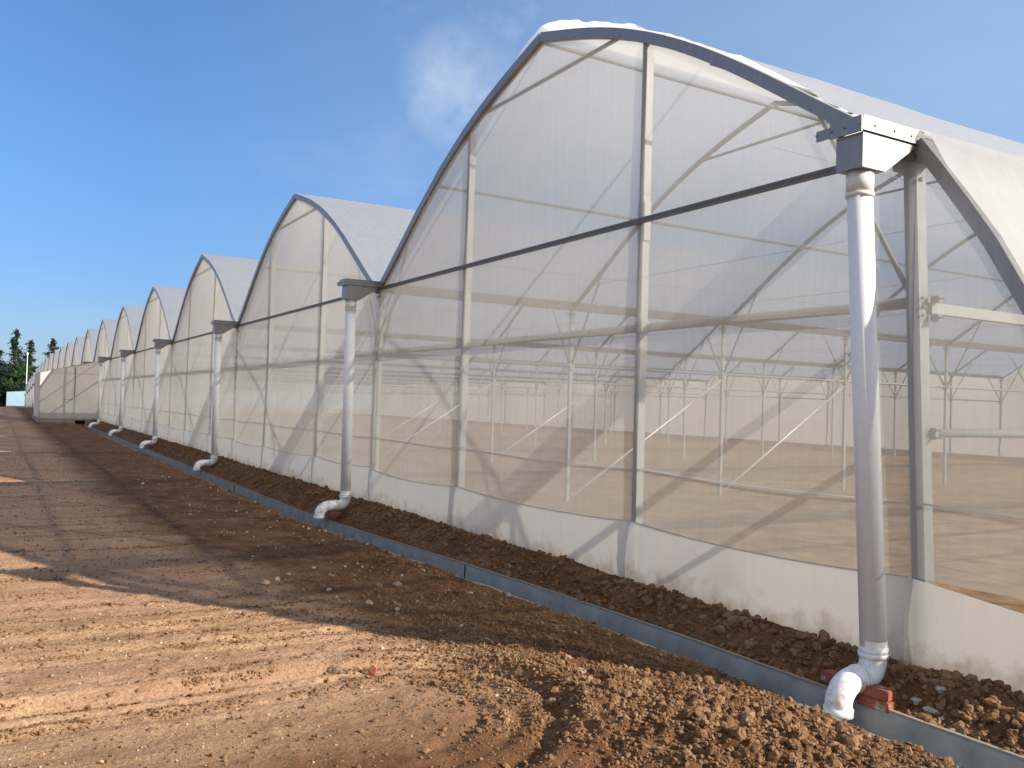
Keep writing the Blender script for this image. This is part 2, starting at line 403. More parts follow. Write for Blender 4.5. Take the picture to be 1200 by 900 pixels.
# everywhere thin
x = 2-rng.uniform(0,1,26000)**1.6*30; y = rng.uniform(-5.4,-1.0,26000); s = lognorm(26000,.0048,.55,.022); x,y,s = pick(x,y,s); parts.append(clods('c',x,y,s,CLOD))
Vc,Fc = merge(parts); c = link('dirt_clods', np_mesh('dirt_clods', Vc, Fc, CLOD, False)); tag(c, 'loose crumbs and clods of red brown earth', 'soil', kind='stuff')
parts = []
x = 1.5-rng.uniform(0,1,9000)**1.3*26; y = rng.uniform(-5.4,-1.05,9000)
kk = (fbm(x*1.6,y*.7,3,77)+.5+.22*(rng.random(9000)-.5)) > .60
x,y = x[kk],y[kk]; s = lognorm(len(x),.0038,.45,.016); x,y,s = pick(x,y,s); parts.append(clods('g',x,y,s,GRIT))
x = -rng.uniform(0,1,160)*16-1; y = rng.uniform(-2.9,-1.1,160); s = lognorm(160,.014,.4,.035); parts.append(clods('g',x,y,s,GRIT,1,.6,.25))
Vc,Fc = merge(parts); c = link('gravel', np_mesh('gravel', Vc, Fc, GRIT, False)); tag(c, 'scattered pale grit and small stones on the bare earth', 'gravel', kind='stuff')
# dry straw bits
mb = MB()
for i in range(260):
    if i < 150: x = random.gauss(-1.9,.55); y = random.gauss(-2.25,.22)
    else: x = random.uniform(-7,1.2); y = random.uniform(-4.6,-1.1)
    a = random.uniform(0, 6.28); L = random.uniform(.02,.075); z = float(height(np.array([x]),np.array([y]))[0])+.012
    p0 = Vector((x,y,z)); p1 = p0+Vector((math.cos(a)*L, math.sin(a)*L, random.uniform(0,.03)))
    mb.tube([p0,(p0+p1)/2+Vector((0,0,.006)),p1], .0011, 4, False)
c = build('straw', mb, STRAW); tag(c, 'dry straw scraps on the sunlit earth', 'straw', kind='stuff')

# ------------------------------------------------------------------ channel
chan = thing('drainage_channel', 'shallow grey cement drainage channel running straight along the foot of the greenhouse', 'drainage channel')
cx_ = np.array(sorted(set(list(np.arange(-53.5,-12,1.0)) + list(np.arange(-12,2,.25)) + list(np.arange(2,14,1.0)))))
prof_l = []
for nm, mt in (('lining', CEM), ('rim', CEM2)):
    mb = MB(); rows = []
    for x in cx_:
        yf = float(y_far(np.array(x))); zr = float(z_rim(np.array(x))); yn = yf-CW
        w1 = .018*(float(vnoise(np.array(x*2.3),np.array(.3),8))+.2)+.010*float(vnoise(np.array(x*9.),np.array(.7),8))
        if nm == 'lining':
            P = [(yf+.004, zr-.005),(yf-.010, zr-.235),(yn+.010, zr-.235),(yn-.002, zr-.075)]
            rows.append([(x,p,q) for p,q in P])
        else:
            rows.append(([(x,yf+.003,zr-.02),(x,yf,zr-.002+w1*.3),(x,yf+.032+w1,zr-.004),(x,yf+.05,zr-.14)],
                         [(x,yn,zr-.10),(x,yn+w1*.5,zr-.038+w1),(x,yn-.085+w1*3,zr-.042),(x,yn-.09,zr-.18)]))
    if nm == 'lining':
        vs = [p for r in rows for p in r]; k = 4
        mb.add(vs, [(i*k+j, i*k+j+1, (i+1)*k+j+1, (i+1)*k+j) for i in range(len(rows)-1) for j in range(k-1)])
        build('lining', mb, mt, chan)
    else:
        for s_ in (0,1):
            mb = MB(); vs = [p for r in rows for p in r[s_]]; k = 4
            mb.add(vs, [(i*k+j, i*k+j+1, (i+1)*k+j+1, (i+1)*k+j) for i in range(len(rows)-1) for j in range(k-1)])
            build('rim', mb, mt, chan)
# construction joints in the lining
for x in (-5.15, -15.9):
    mb = MB()
    yf = float(y_far(np.array(x))); zr = float(z_rim(np.array(x)))
    mb.box(x-.004, x+.004, yf-.013, yf+.0, zr-.22, zr-.02); build('joint', mb, DARK, chan)

# ------------------------------------------------------------------ greenhouse
S = 9.8; B = 3.87; NB = 9; L = B*NB; ZG = 3.5
tab = [(0,0),(.3,.175),(.73,.47),(1.2,.80),(1.63,1.10),(2.03,1.35),(2.44,1.58),(3.18,1.92),(3.84,2.20),(4.45,2.41),(4.9,2.51)]
_u = np.array([p[0] for p in tab]); _z = np.array([p[1] for p in tab])
A_ = np.stack([_u,_u**2,_u**3,_u**4],1); _c,_,_,_ = np.linalg.lstsq(A_, _z, rcond=None)
def arch(u):
    """rise above the gutter at distance u from the right-hand gutter, 0..S"""
    w = min(u, S-u); return float(_c[0]*w+_c[1]*w**2+_c[2]*w**3+_c[3]*w**4)
UU = [S*i/40 for i in range(41)]
LEAN = [(.03,3.56),(.20,3.33),(.38,3.07),(.56,2.80),(.71,2.53),(.84,2.30),(.93,1.95),(.97,1.4),(.99,.6),(1.0,-.2)]

def rib(pts, w, h):
    """bent rectangular section: pts list of (x,z) in a frame plane, w along y, h in plane"""
    mb = MB(); n = len(pts); vs = []
    for i, (x, z) in enumerate(pts):
        a = Vector(pts[max(0,i-1)]); b = Vector(pts[min(n-1,i+1)]); d = (b-a).normalized(); nn = Vector((-d.y, d.x))
        for s1, s2 in ((-1,-1),(1,-1),(1,1),(-1,1)):
            vs.append((x+nn.x*s2*h/2, s1*w/2, z+nn.y*s2*h/2))
    fs = [(0,3,2,1), tuple((n-1)*4+k for k in range(4))]
    for i in range(n-1):
        for k in range(4): fs.append((i*4+k, i*4+(k+1)%4, (i+1)*4+(k+1)%4, (i+1)*4+k))
    mb.add(vs, fs); return mb
arch_pts = [(-u, ZG+arch(u)) for u in UU]
def two_halves(w, h):
    k = len(arch_pts)//2
    mb = rib(arch_pts[:k+1], w, h); m2 = rib(arch_pts[k:], w, h); mb.add(m2.v, m2.f); return mb

ME = {}
ME['arch_front'] = two_halves(.09, .105).mesh('gable_arch', STEEL)
ME['arch'] = two_halves(.045, .06).mesh('arch', STEELD)
ME['lean_front'] = rib(LEAN, .10, .092).mesh('side_arch', STEEL)
ME['lean'] = rib(LEAN, .045, .06).mesh('side_arch', STEELP)
mb = MB(); mb.bar((0,0,-.2),(0,0,ZG-.02),.062); mb.box(-.09,.09,-.05,.05,ZG-.10,ZG-.07); mb.box(-.06,.06,-.055,.055,2.36,2.50)
ME['post'] = mb.mesh('post', STEELP)
mb = MB()
for s_ in (-1,1):
    if s_ == 1: ME['strut1'] = mb.mesh('strut', STEELD)
    u = .95; mb.tube([(0,0,2.40),(s_*u,0,ZG+arch(u))], .019, 8)
ME['strut'] = mb.mesh('strut', STEELD)
# collar near the ridge
uc = 3.45; zc = ZG+arch(uc)-.02
mb = MB(); mb.tube([(-uc,0,zc),(-(S-uc),0,zc)], .022, 8)
ME['collar'] = mb.mesh('collar_tie', STEELD)

def film_mesh(name, ruffle, length=L):
    """roof skin over one span, draped on the arches; free wrinkled front edge"""
    ny_ = [-.035,-.01,.03,.08,.16] + [length*i/36 for i in range(1,37)]
    us = [S*i/120 for i in range(121)] if ruffle else UU
    vs = []; k = len(us)
    r2 = random.Random(3 if ruffle else 5)
    ph = [r2.uniform(0,6.28) for _ in range(8)]
    for y in ny_:
        fr = math.exp(-max(0,y+.02)/.22)
        for u in us:
            a = Vector((-(max(0,u-.05)), arch(max(0,u-.05)))); b = Vector((-(min(S,u+.05)), arch(min(S,u+.05))))
            d = (b-a).normalized(); nn = Vector((d.y, -d.x)); nn = nn if nn.y > 0 else -nn
            off = .058
            q = (y/B) % 1.0
            off += .022*math.sin(math.pi*q)*math.sin(math.pi*u/S)*(1 if y > .2 else 0)
            if ruffle:
                w = max(0, min(1, .45+1.5*float(fbm(np.array(u*1.5), np.array(y*.5+.3), 3, 91)))) + .12*abs(math.sin(u*13+2*math.sin(u*2.1)))
                side = .12+.88*max(0,min(1,(6.2-u)/1.5))*max(0,min(1,(u-.1)/.8))
                off += fr*(.005+.085*w)*side
            else:
                off += fr*.006*abs(math.sin(u*7+ph[2]))
            off += .006*math.sin(u*9+y*3.1+ph[3])
            yy = y - (.012*math.sin(u*8+ph[4]) if (ruffle and y < -.02) else 0)
            vs.append((-u+nn.x*off, yy, ZG+arch(u)+nn.y*off+.0))
    fs = [(j*k+i, j*k+i+1, (j+1)*k+i+1, (j+1)*k+i) for j in range(len(ny_)-1) for i in range(k-1)]
    mb = MB(); mb.add(vs, fs, True); return mb.mesh(name, FILM)
ME['film0'] = film_mesh('roof_film', True); ME['film'] = film_mesh('roof_film', False)

def gable_net(seed, extra=False, z0f=None, ybase=0.0):
    """net sheet filling the gable down to the skirt; sags between the uprights"""
    cols = [0,3.0,6.75,S]
    mb = MB(); us = [S*i/56 for i in range(57)]
    vs = []; kz = 14
    for u in us:
        z0 = skirt_top(u); z1 = ZG+arch(u)-.0
        for j in range(kz+1):
            t = j/kz; z = z0+(z1-z0)*t
            y = .012*math.sin(u*2.1+z*1.3+seed)*min(1,abs(z-ZG))
            vs.append((-u, y, z))
    fs = [(i*(kz+1)+j, (i+1)*(kz+1)+j, (i+1)*(kz+1)+j+1, i*(kz+1)+j+1) for i in range(56) for j in range(kz)]
    mb.add(vs, fs, True); return mb
def skirt_top(u):
    for a, b in ((0,3.0),(3.0,6.75),(6.75,S)):
        if u <= b+1e-6:
            t = (u-a)/(b-a); return .60 - .05*u/S - .055*4*t*(1-t)
    return .55
def skirt_mb():
    mb = MB(); vs = []; us = [S*i/98 for i in range(99)]; kz = 10
    for u in us:
        for j in range(kz+1):
            t = j/kz; z = -.16+(skirt_top(u)+.16)*t
            tent = 0
            for c in (0,3.0,6.75,S):
                tent += -.035*math.exp(-abs(u-c)/.10)*math.sin(math.pi*min(1,t*1.0))
                tent += -.012*math.sin(30*math.atan2(skirt_top(u)-z+.02, (u-c)+1e-6))*math.exp(-abs(u-c)/.8)*(1-t)*min(1,(abs(u-c)/.15))
            vs.append((-u, -.016+tent+.01*math.sin(u*1.7)*(1-t), z))
    fs = [(i*(kz+1)+j, (i+1)*(kz+1)+j, (i+1)*(kz+1)+j+1, i*(kz+1)+j+1) for i in range(98) for j in range(kz)]
    mb.add(vs, fs, True); return mb
ME['net'] = gable_net(1).mesh('gable_net', NET); ME['net2'] = gable_net(2.7).mesh('gable_net', NET)
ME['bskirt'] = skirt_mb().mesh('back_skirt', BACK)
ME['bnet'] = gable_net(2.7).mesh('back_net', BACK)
ME['skirt'] = skirt_mb().mesh('skirt', SKIRT)
# dark edging rail with its locking wire, in front of the net
mb = MB(); mb.box(-S,0,-.045,-.008,ZG+.0,ZG+.052)
for i in range(int(S/.09)):
    u = i*.09; mb.bar((-u,-.048,ZG+.020),(-u-.045,-.048,ZG+.036),.004); mb.bar((-u-.045,-.048,ZG+.036),(-u-.09,-.048,ZG+.020),.004)
ME['rail'] = mb.mesh('rail', ALU)
mb = MB(); mb.tube([(0,.12,2.49),(-3,.12,2.49),(-6.75,.12,2.49),(-S,.12,2.49)], .042, 12); ME['tie'] = mb.mesh('tie_beam', STEELP)
def sag(z, s): 
    pts = []
    for a, b in ((0,3.0),(3.0,6.75),(6.75,S)):
        for i in range(8):
            t = i/8; pts.append((-(a+(b-a)*t), .03, z-s*4*t*(1-t)))
    pts.append((-S,.03,z)); return pts
mb = MB(); mb.tube(sag(1.10,.03), .0095, 6); ME['wire'] = mb.mesh('wire', ROD)
mb = MB(); mb.tube([(p[0],-.010,p[2]) for p in [( -S*i/98,0,skirt_top(S*i/98)) for i in range(99)]], .0035, 5); ME['hem'] = mb.mesh('hem', STEELP)
def column_mesh(u, lean=0):
    z1 = ZG+arch(u)-.04; mb = MB(); mb.bar((lean,.055,-.15),(-lean,.055,z1),.07,.085, (1,0,0))
    mb.box(-.03-.02,.03+.02,.015,.095,ZG-.16,ZG+.22); mb.box(-.05,.05,.01,.10,2.43,2.55)
    return mb.mesh('column', STEELP)
ME['c1'] = column_mesh(3.0, .0); ME['c2'] = column_mesh(6.75, -.03)
# gutter trough
def gutter_mesh(y0, y1):
    P = [(-.098,.115),(-.098,.132),(-.088,.132),(-.06,0.0),(.06,0),(.088,.132),(.098,.132),(.098,.115),(.094,.115),(.07,-.012),(-.07,-.012),(-.094,.115)]
    mb = MB(); n = len(P); vs = [(x,y0,ZG+z-.0) for x,z in P]+[(x,y1,ZG+z-.0) for x,z in P]
    mb.add(vs, [(i,(i+1)%n,n+(i+1)%n,n+i) for i in range(n)]); return mb
ME['gutter'] = gutter_mesh(-.56, L).mesh('gutter', STEEL)
# rainwater head at the gutter end
def head_mesh():
    mb = MB(); w = .105
    zt = ZG+.04; zb = ZG-.19; pr = [(-.60,zt),(-.60,zb),(-.37,zb),(-.03,zt)]
    t = .0
    vs = [(-w,y,z) for y,z in pr]+[(w,y,z) for y,z in pr]
    mb.add(vs, [(0,1,2,3),(7,6,5,4),(0,4,5,1),(1,5,6,2),(2,6,7,3)])
    # flange band round the top and end plate
    mb.box(-w-.03, w+.012, -.632, -.620, ZG+.035, ZG+.14)
    mb.box(w+.004, w+.016, -.62, .02, ZG+.045, ZG+.135)
    mb.box(w-.02, w+.018, -.62, .02, ZG+.136, ZG+.142)
    mb.box(-w-.016, -w-.004, -.62, .02, ZG+.045, ZG+.135)
    mb.box(-w-.14, -w-.03, -.634, -.622, ZG+.045, ZG+.115)
    for yy in (-.5,-.3,-.12): mb.tube([(w+.016,yy,ZG+.09),(w+.024,yy,ZG+.09)], .008, 6)
    for xx in (-.12,-.02,.1,-.24): mb.tube([(xx,-.632,ZG+.085),(xx,-.642,ZG+.085)], .008, 6)
    return mb.mesh('rainwater_head', STEEL)
ME['head'] = head_mesh()
mb = MB(); mb.tube([(0,0,2.44),(0,B,2.44)], .026, 8)
ME['lbeam'] = None
mb = MB(); mb.tube([(0,.05,2.44),(0,L,2.44)], .030, 8); ME['lbeam'] = mb.mesh('long_beam', STEELP)
def purlin(u, r=.022):
    mb = MB(); mb.tube([(-u,.05,ZG+arch(u)-.06),(-u,L,ZG+arch(u)-.06)], r, 8); return mb.mesh('purlin', STEELP)
PU = [purlin(4.9,.024), purlin(2.1), purlin(S-2.1)]
mb = MB()
mb.tube([(0,0,0),(0,B,2.42)], .021, 8); ME['brace'] = mb.mesh('brace', ROD)
# plant-support wires under the roof
mb = MB()
for u in (1.4,2.8,4.2,5.6,7.0,8.4):
    mb.tube([(-u,.1,3.9),(-u,L,3.9)], .004, 4, False)
for k in range(1, NB): mb.tube([(0,k*B+.02,3.9),(-S,k*B+.02,3.9)], .005, 4, False)
ME['swire'] = mb.mesh('support_wire', STEELP)
for k_ in (1,2,3): pass

gh = thing('greenhouse', 'long multi-span greenhouse of white film and beige insect net nearest the camera', 'greenhouse')
NS = 10
for s in range(NS):
    x0 = -S*s
    link('roof_film', ME['film0'] if s == 0 else ME['film'], gh, (x0,0,0))
    link('gable_net', ME['net'] if s % 2 == 0 else ME['net2'], gh, (x0,0,0))
    link('skirt', ME['skirt'], gh, (x0,0,0))
    link('hem', ME['hem'], gh, (x0,0,0))
    link('rail', ME['rail'], gh, (x0,0,0))
    link('tie_beam', ME['tie'], gh, (x0,0,0))
    link('wire', ME['wire'], gh, (x0,0,0))
    link('column', ME['c1'], gh, (x0-3.0,0,0)); link('column', ME['c2'], gh, (x0-6.75,0,0))
    link('gable_arch', ME['arch_front'], gh, (x0,0,0))
    frames = range(1, NB+1) if s < 6 else (1,2,3,6,9)
    for k in frames:
        link('arch', ME['arch'], gh, (x0,k*B,0))
        link('collar_tie', ME['collar'], gh, (x0,k*B,0))
    link('collar_tie', ME['collar'], gh, (x0,.05,0))
    for pm in PU: link('purlin', pm, gh, (x0,0,0))
    if s < 6: link('support_wire', ME['swire'], gh, (x0,0,0))
    # back wall
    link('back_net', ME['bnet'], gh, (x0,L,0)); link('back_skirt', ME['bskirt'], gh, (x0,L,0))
for r in range(NS+1):
    x0 = -S*r
    link('gutter', ME['gutter'], gh, (x0-(.075 if r == 0 else 0),0,0)); link('long_beam', ME['lbeam'], gh, (x0,0,0))
    link('rainwater_head', ME['head'], gh, (x0-(.075 if r == 0 else 0),0,0))
    frames = list(range(1, NB+1)) if r <= 6 else [1,2,3,9]
    for k in frames:
        link('post', ME['post'], gh, (x0,k*B,0)); link('strut', ME['strut' if r else 'strut1'], gh, (x0,k*B,0))
    if r: link('gutter_post', ME['post'], gh, (x0,.055,0))
    link('strut', ME['strut' if r else 'strut1'], gh, (x0,.07,0))
    if r <= 6:
        for k in (1,2): link('brace', ME['brace'], gh, (x0,k*B,-.08))
# the near corner post: heavier, a little out of plumb, with its brackets
mb = MB(); mb.bar((.085,.075,-.15),(-.07,.075,ZG),.10,.10,(1,0,0))
mb.box(-.20,.12,.02,.13,ZG-.075,ZG-.015)
for z in (2.50,2.37): mb.box(.045,.105,.120,.165,z-.022,z+.022)
for z in (2.50,2.37,1.60,1.55): mb.tube([(.06,.12,z),(.145,.135,z)], .009, 6)
mb.box(.03,.10,.12,.15,1.535,1.615)
for z in (2.50,2.44,2.38): mb.tube([(.06,.01,z),(.06,.02,z)], .012, 6)
mb.tube([(.02,.015,3.32),(.02,.024,3.32)], .018, 8)
build('gutter_post', mb, STEELN, gh)
mb = MB(); mb.tube([(.02,.13,1.58),(.02,L,1.58)], .033, 10); build('long_beam', mb, STEELP, gh)
mb = MB(); mb.bar((.03,.12,2.44),(.03,L,2.44),.055,.075,(1,0,0)); build('long_beam', mb, STEELP, gh)
# lean-to strip at the near side
mb = MB(); k = len(LEAN); yy = [-.035+ (L+.035)*i/40 for i in range(41)]
vs = []
LF = [(-.34,3.78),(-.14,3.66)] + [(.07,3.585)] + LEAN[1:]; k = len(LF)
for y in yy:
    for i, (x, z) in enumerate(LF):
        a = Vector(LF[max(0,i-1)]); b = Vector(LF[min(k-1,i+1)]); d = (b-a).normalized()
        off = .062+.008*math.sin(y*2.3+z*3); vs.append((x-d.y*off, y, z+d.x*off))
mb.add(vs, [(j*k+i, j*k+i+1, (j+1)*k+i+1, (j+1)*k+i) for j in range(40) for i in range(k-1)], True)
build('side_film', mb, FILM, gh)
mb = MB(); vs = []; fs = []
LP = [(LEAN[0][0],LEAN[0][1])]
for i in range(len(LEAN)-1):
    for t in (.33,.66,1): LP.append((LEAN[i][0]+(LEAN[i+1][0]-LEAN[i][0])*t, LEAN[i][1]+(LEAN[i+1][1]-LEAN[i][1])*t))
LP = [p for p in LP if p[1] >= .58]
for x, z in LP: vs += [(0,0,z),(x,0,z)]
fs = [(2*i,2*i+1,2*i+3,2*i+2) for i in range(len(LP)-1)]
mb.add(vs, fs); build('gable_net', mb, NET, gh)
mb = MB(); vs = []
for i in range(21):
    x = .97*i/20; t = i/20; zt = .60-.10*t*1.0
    for j in range(7): z = -.16+(zt+.16)*j/6; vs.append((x, -.016-.03*math.exp(-x/.1)*math.sin(math.pi*j/6), z))
mb.add(vs, [(i*7+j,(i+1)*7+j,(i+1)*7+j+1,i*7+j+1) for i in range(20) for j in range(6)], True); build('skirt', mb, SKIRT, gh)
link('side_arch', ME['lean_front'], gh, (0,0,0))
for k in range(1, NB+1): link('side_arch', ME['lean'], gh, (0,k*B,0))
mb = MB(); mb.tube([(.01,.03,1.10),(.96,.03,1.08)], .009, 6); build('wire', mb, STEELP, gh)

# drainpipes
def pipe_parts(xt, xb, parent, near, zb=0.05, yout=-.78):
    n = 28 if near else 14; r = .083; y0 = -.48
    mb = MB(); mb.tube([(xt,y0,ZG-.26),(xb,y0,zb+.14)], r, n); p = build('drainpipe', mb, PVC, parent)
    mb = MB()
    for z0, z1, rr in ((ZG-.33, ZG-.19, r+.006),(ZG-.36,ZG-.33,r+.010)):
        t0 = (ZG-.26-z0)/(ZG-.4); mb.tube([(xt+(xb-xt)*t0,y0,z0),(xt+(xb-xt)*t0,y0,z1)], rr, n)
    build('collar', mb, PVCW, p)
    mb = MB(); R = .10; pts = [(xb,y0,zb+.20)]; yh = y0; zc = zb
    zl = zb-.03                                    # height of the level run
    for i in range(9):
        a = math.pi/2*i/8; pts.append((xb, y0-R*(1-math.cos(a))*.9, zl+R*1.15-R*1.15*math.sin(a)))
    pts.append((xb, yout+R+.05, zl-.005))
    for i in range(1,10):
        a = math.pi/2*i/9; pts.append((xb-.005, yout+R+.05-(R+.05)*math.sin(a), zl-.005-(R+.03)*(1-math.cos(a))))
    pts.append((xb-.005, yout, zl-.20))
    mb.tube(pts, r*1.0, n, False)
    for z0, z1, rr in ((zb+.07+.02,zb+.10+.02,r+.011),(zb+.12,zb+.155,r+.007)): mb.tube([(xb,y0,z0),(xb,y0,z1)], rr, n)
    mb.tube([(xb-.005,yout,zl-.155),(xb-.005,yout,zl-.205)], r+.008, n)
    for yy in (-.60,-.625): mb.tube([(xb,yy,zl-.003),(xb,yy-.014,zl-.004)], r+.008, n)
    build('elbow', mb, PVC, p)
    mb = MB(); mb.tube([(xb-.005,yout,zl-.203),(xb-.005,yout,zl-.207)], r-.006, n); build('pipe_mouth', mb, DARK, p)
    return p
for r in range(NS+1):
    x0 = -S*r
    if r == 0: pipe_parts(-.085, .09, gh, True, 0.05, -.80)
    else:
        zb = .05 - .06*min(1, r/2)
        j = (0,.01,-.03,.02,-.01,.015,0,0,0,0,0)[r]
        pipe_parts(x0-.0, x0+.03+j, gh, r < 4, zb, -.90)

# far greenhouse: the same spans stepping down the slope beyond the shed
fg = thing('greenhouse', 'far low end of the greenhouses, spans stepping down the slope towards the trees', 'greenhouse', (-S*NS-.35,0,0))
steps = [0,-.05,-.22,-.42,-.72,-1.05,-1.5,-1.95,-2.3,-2.8]
for s, dz in enumerate(steps):
    x0 = -S*s*1.03
    dz2 = dz + .1
    for nm, key in (('roof_film','film'),('gable_net','net'),('skirt','skirt'),('rail','rail'),('tie_beam','tie'),('gable_arch','arch_front')):
        link(nm, ME[key], fg, (x0,0,dz2))
    link('column', ME['c1'], fg, (x0-3.0,0,dz2)); link('column', ME['c2'], fg, (x0-6.75,0,dz2))
    link('gutter', ME['gutter'], fg, (x0,0,dz2)); link('rainwater_head', ME['head'], fg, (x0,0,dz2)); link('gutter_post', ME['post'], fg, (x0,.055,dz2))
    mb = MB(); mb.tube([(0,-.46,ZG-.2),(0,-.46,0)], .083, 10); mb.tube([(0,-.46,0),(0,-.55,-.1),(0,-.8,-.13),(0,-.85,-.3)], .083, 10)
    build('drainpipe', mb, PVC, fg, (x0,0,dz2))

# ------------------------------------------------------------------ side shed and blue end shed
def shed(name, label, x0, zg, w, h0, h1, mat, depth, seam=True):
    """lean-to porch standing out from the front: w outwards (towards -y), h0 outer height, h1 at the wall"""
    t = thing(name, label, 'shed', (x0,0,zg))
    mb = MB(); n = 10; m = 8; vs = []
    for i in range(n+1):
        a = i/n; y = -w*(1-a)-.02; top = h0+(h1-h0)*a
        for j in range(m+1): vs.append((.0+.02*math.sin(y*3+j), y, .14+(top-.14)*j/m))
    mb.add(vs, [(i*(m+1)+j,(i+1)*(m+1)+j,(i+1)*(m+1)+j+1,i*(m+1)+j+1) for i in range(n) for j in range(m)], True)
    build('end_sheet', mb, mat, t)
    mb = MB(); mb.add([(0,-w-.02,.14),(-depth,-w-.02,.14),(-depth,-w-.02,h0),(0,-w-.02,h0)], [(0,1,2,3)]); build('front_sheet', mb, mat, t)
    mb = MB(); mb.add([(0,-w-.04,h0+.02),(-depth,-w-.04,h0+.02),(-depth,-.03,h1+.03),(0,-.03,h1+.03)], [(0,1,2,3)]); build('roof_sheet', mb, mat, t)
    mb = MB()
    mb.bar((-depth,-w,h0-.02),(-.03,-w,h0-.02),.05); mb.bar((-.03,-w,-.1),(-.03,-w,h0),.06); mb.bar((-depth,-w,-.1),(-depth,-w,h0),.06)
    mb.bar((-.03,-w*.42,-.1),(-.03,-w*.42,h0+(h1-h0)*.58),.06); mb.bar((-.03,-w,h0-.02),(-.03,-.03,h1-.02),.05); mb.bar((-.03,-w,h0*.45),(-.03,-.03,h0*.45),.04)
    build('frame', mb, STEELP, t)
    mb = MB(); mb.box(-depth,.08,-w-.12,-w+.02,-.15,.13)
    # plinth along the end, broken where the channel runs in
    if seam:
        mb.box(-.14,.08,-w+.02,-1.26,-.15,.13); mb.box(-.14,.08,-.70,-.03,-.15,.13); mb.box(-.14,.08,-1.26,-.70,.06,.13)
    else: mb.box(-.14,.08,-w+.02,-.03,-.15,.13)
    build('plinth', mb, CEM2, t)
    if seam:
        mb = MB(); mb.box(-1.2,-.142,-1.30,-.66,-.6,.058); build('culvert', mb, DARK, t)
        mb = MB(); mb.box(.024,.034,-w*.42-.025,-w*.42+.025,1.55,h0+(h1-h0)*.58-.1); build('seam_strip', mb, ALU, t)
    return t
shed('side_shed', 'pale grey netted shed standing out from the greenhouse where the channel ends', -54.6, -.10, 3.15, 2.88, 3.66, SHED, 8.0)
shed('side_shed', 'light blue plastic end shed at the far low end, in front of the trees', -203.5, -2.15, 3.4, 3.35, 3.6, BLUE, 10, False)

# ------------------------------------------------------------------ bricks, rubble, scraps
def brick(x, y, z, rz, label, lx=.21, ly=.10, lz=.062):
    mb = MB(); n = 5
    import bmesh
    bm = bmesh.new(); bmesh.ops.create_cube(bm, size=1)
    bmesh.ops.scale(bm, vec=(lx,ly,lz), verts=bm.verts)
    bmesh.ops.bevel(bm, geom=bm.edges[:], offset=.005, segments=2, affect='EDGES')
    bmesh.ops.triangulate(bm, faces=[f for f in bm.faces if len(f.verts) > 4])
    me = bpy.data.meshes.new('brick'); 
    for v in bm.verts: v.co += Vector([random.uniform(-.002,.002) for _ in range(3)])
    bm.to_mesh(me); bm.free(); me.materials.append(BRICK)
    o = link('brick', me, None, (x,y,z), rz); tag(o, label, 'brick', 'bricks propping up the drainpipe elbows'); return o
brick(.205,-.60,-.03,.12,'upper red brick with mortar on top, right of the nearest pipe elbow')
brick(.215,-.605,-.095,.08,'lower red brick, half sunk in earth right of the nearest pipe elbow')
brick(-.125,-.55,-.055,-.12,'red brick just left of the nearest pipe elbow at the channel rim')
brick(-S+.19,-.70,-.13,.1,'small red brick beside the elbow of the second nearest drainpipe', .17)
def lump(x, y, s, label, mat=LUMP, name='rubble_lump', cat='rubble', group=None, flat=.6, dz=0):
    v, f = ico(2); r = np.random.default_rng(int(abs(x*1000))+3)
    vv = v*(1+.0*v); nz = np.array([math.sin(p[0]*4+x*9)*.13+math.sin(p[1]*5+y*7)*.13+math.sin(p[2]*6+x)*.1 for p in v]); vv = v*(1+nz[:,None]+.12*(r.random((len(v),1))-.5))
    vv = vv*np.array([s, s*.75, s*flat]); z = float(height(np.array([x]),np.array([y]))[0])
    o = link(name, np_mesh(name, vv, f, mat, False), None, (x,y,z+s*flat*.35+dz), r.uniform(0,3)); tag(o, label, cat, group); return o
lump(.36,-.42,.032,'grey mortar lump nearest the bricks on the dark earth', group='mortar lumps by the channel')
lump(.47,-.44,.042,'largest of the grey mortar lumps near the channel edge', group='mortar lumps by the channel')
lump(.45,-.30,.036,'grey mortar lump lying closer to the greenhouse skirt', group='mortar lumps by the channel')
lump(.57,-.48,.026,'small grey mortar lump farthest right along the channel', group='mortar lumps by the channel')
lump(.02,-.62,.05,'wet mortar dollop squeezed between nearest elbow and brick', group='mortar lumps by the channel', flat=.5, dz=.06)
# shards and scraps
mb = MB(); mb.add([(-.035,0,0),(.03,-.008,.0),(.035,.01,.05),(0,.012,.07),(-.03,.0,.045),(-.035,.008,0),(.03,.0,.0),(.035,.018,.05),(0,.02,.07),(-.03,.008,.045)],
    [(0,1,2,3,4),(9,8,7,6,5),(0,5,6,1),(1,6,7,2),(2,7,8,3),(3,8,9,4),(4,9,5,0)])
o = build('tile_shard', mb, RED, None, (-1.81,-3.15,-.16), .5); tag(o, 'bright red broken tile shard standing up in the sunlit earth', 'shard')
o.location.z = float(height(np.array([-1.81]),np.array([-3.15]))[0])
for (x,y,s,lb) in ((-4.96,-3.04,.05,'pale flat stone near the edge of the shade beyond the tracks'),(-4.3,-1.9,.045,'cream stone lying by the channel in the shade'),(-3.65,-2.45,.035,'whitish stone just inside the shadow edge')):
    lump(x,y,s,lb,GRIT,'stone','stone','pale stones on the earth')

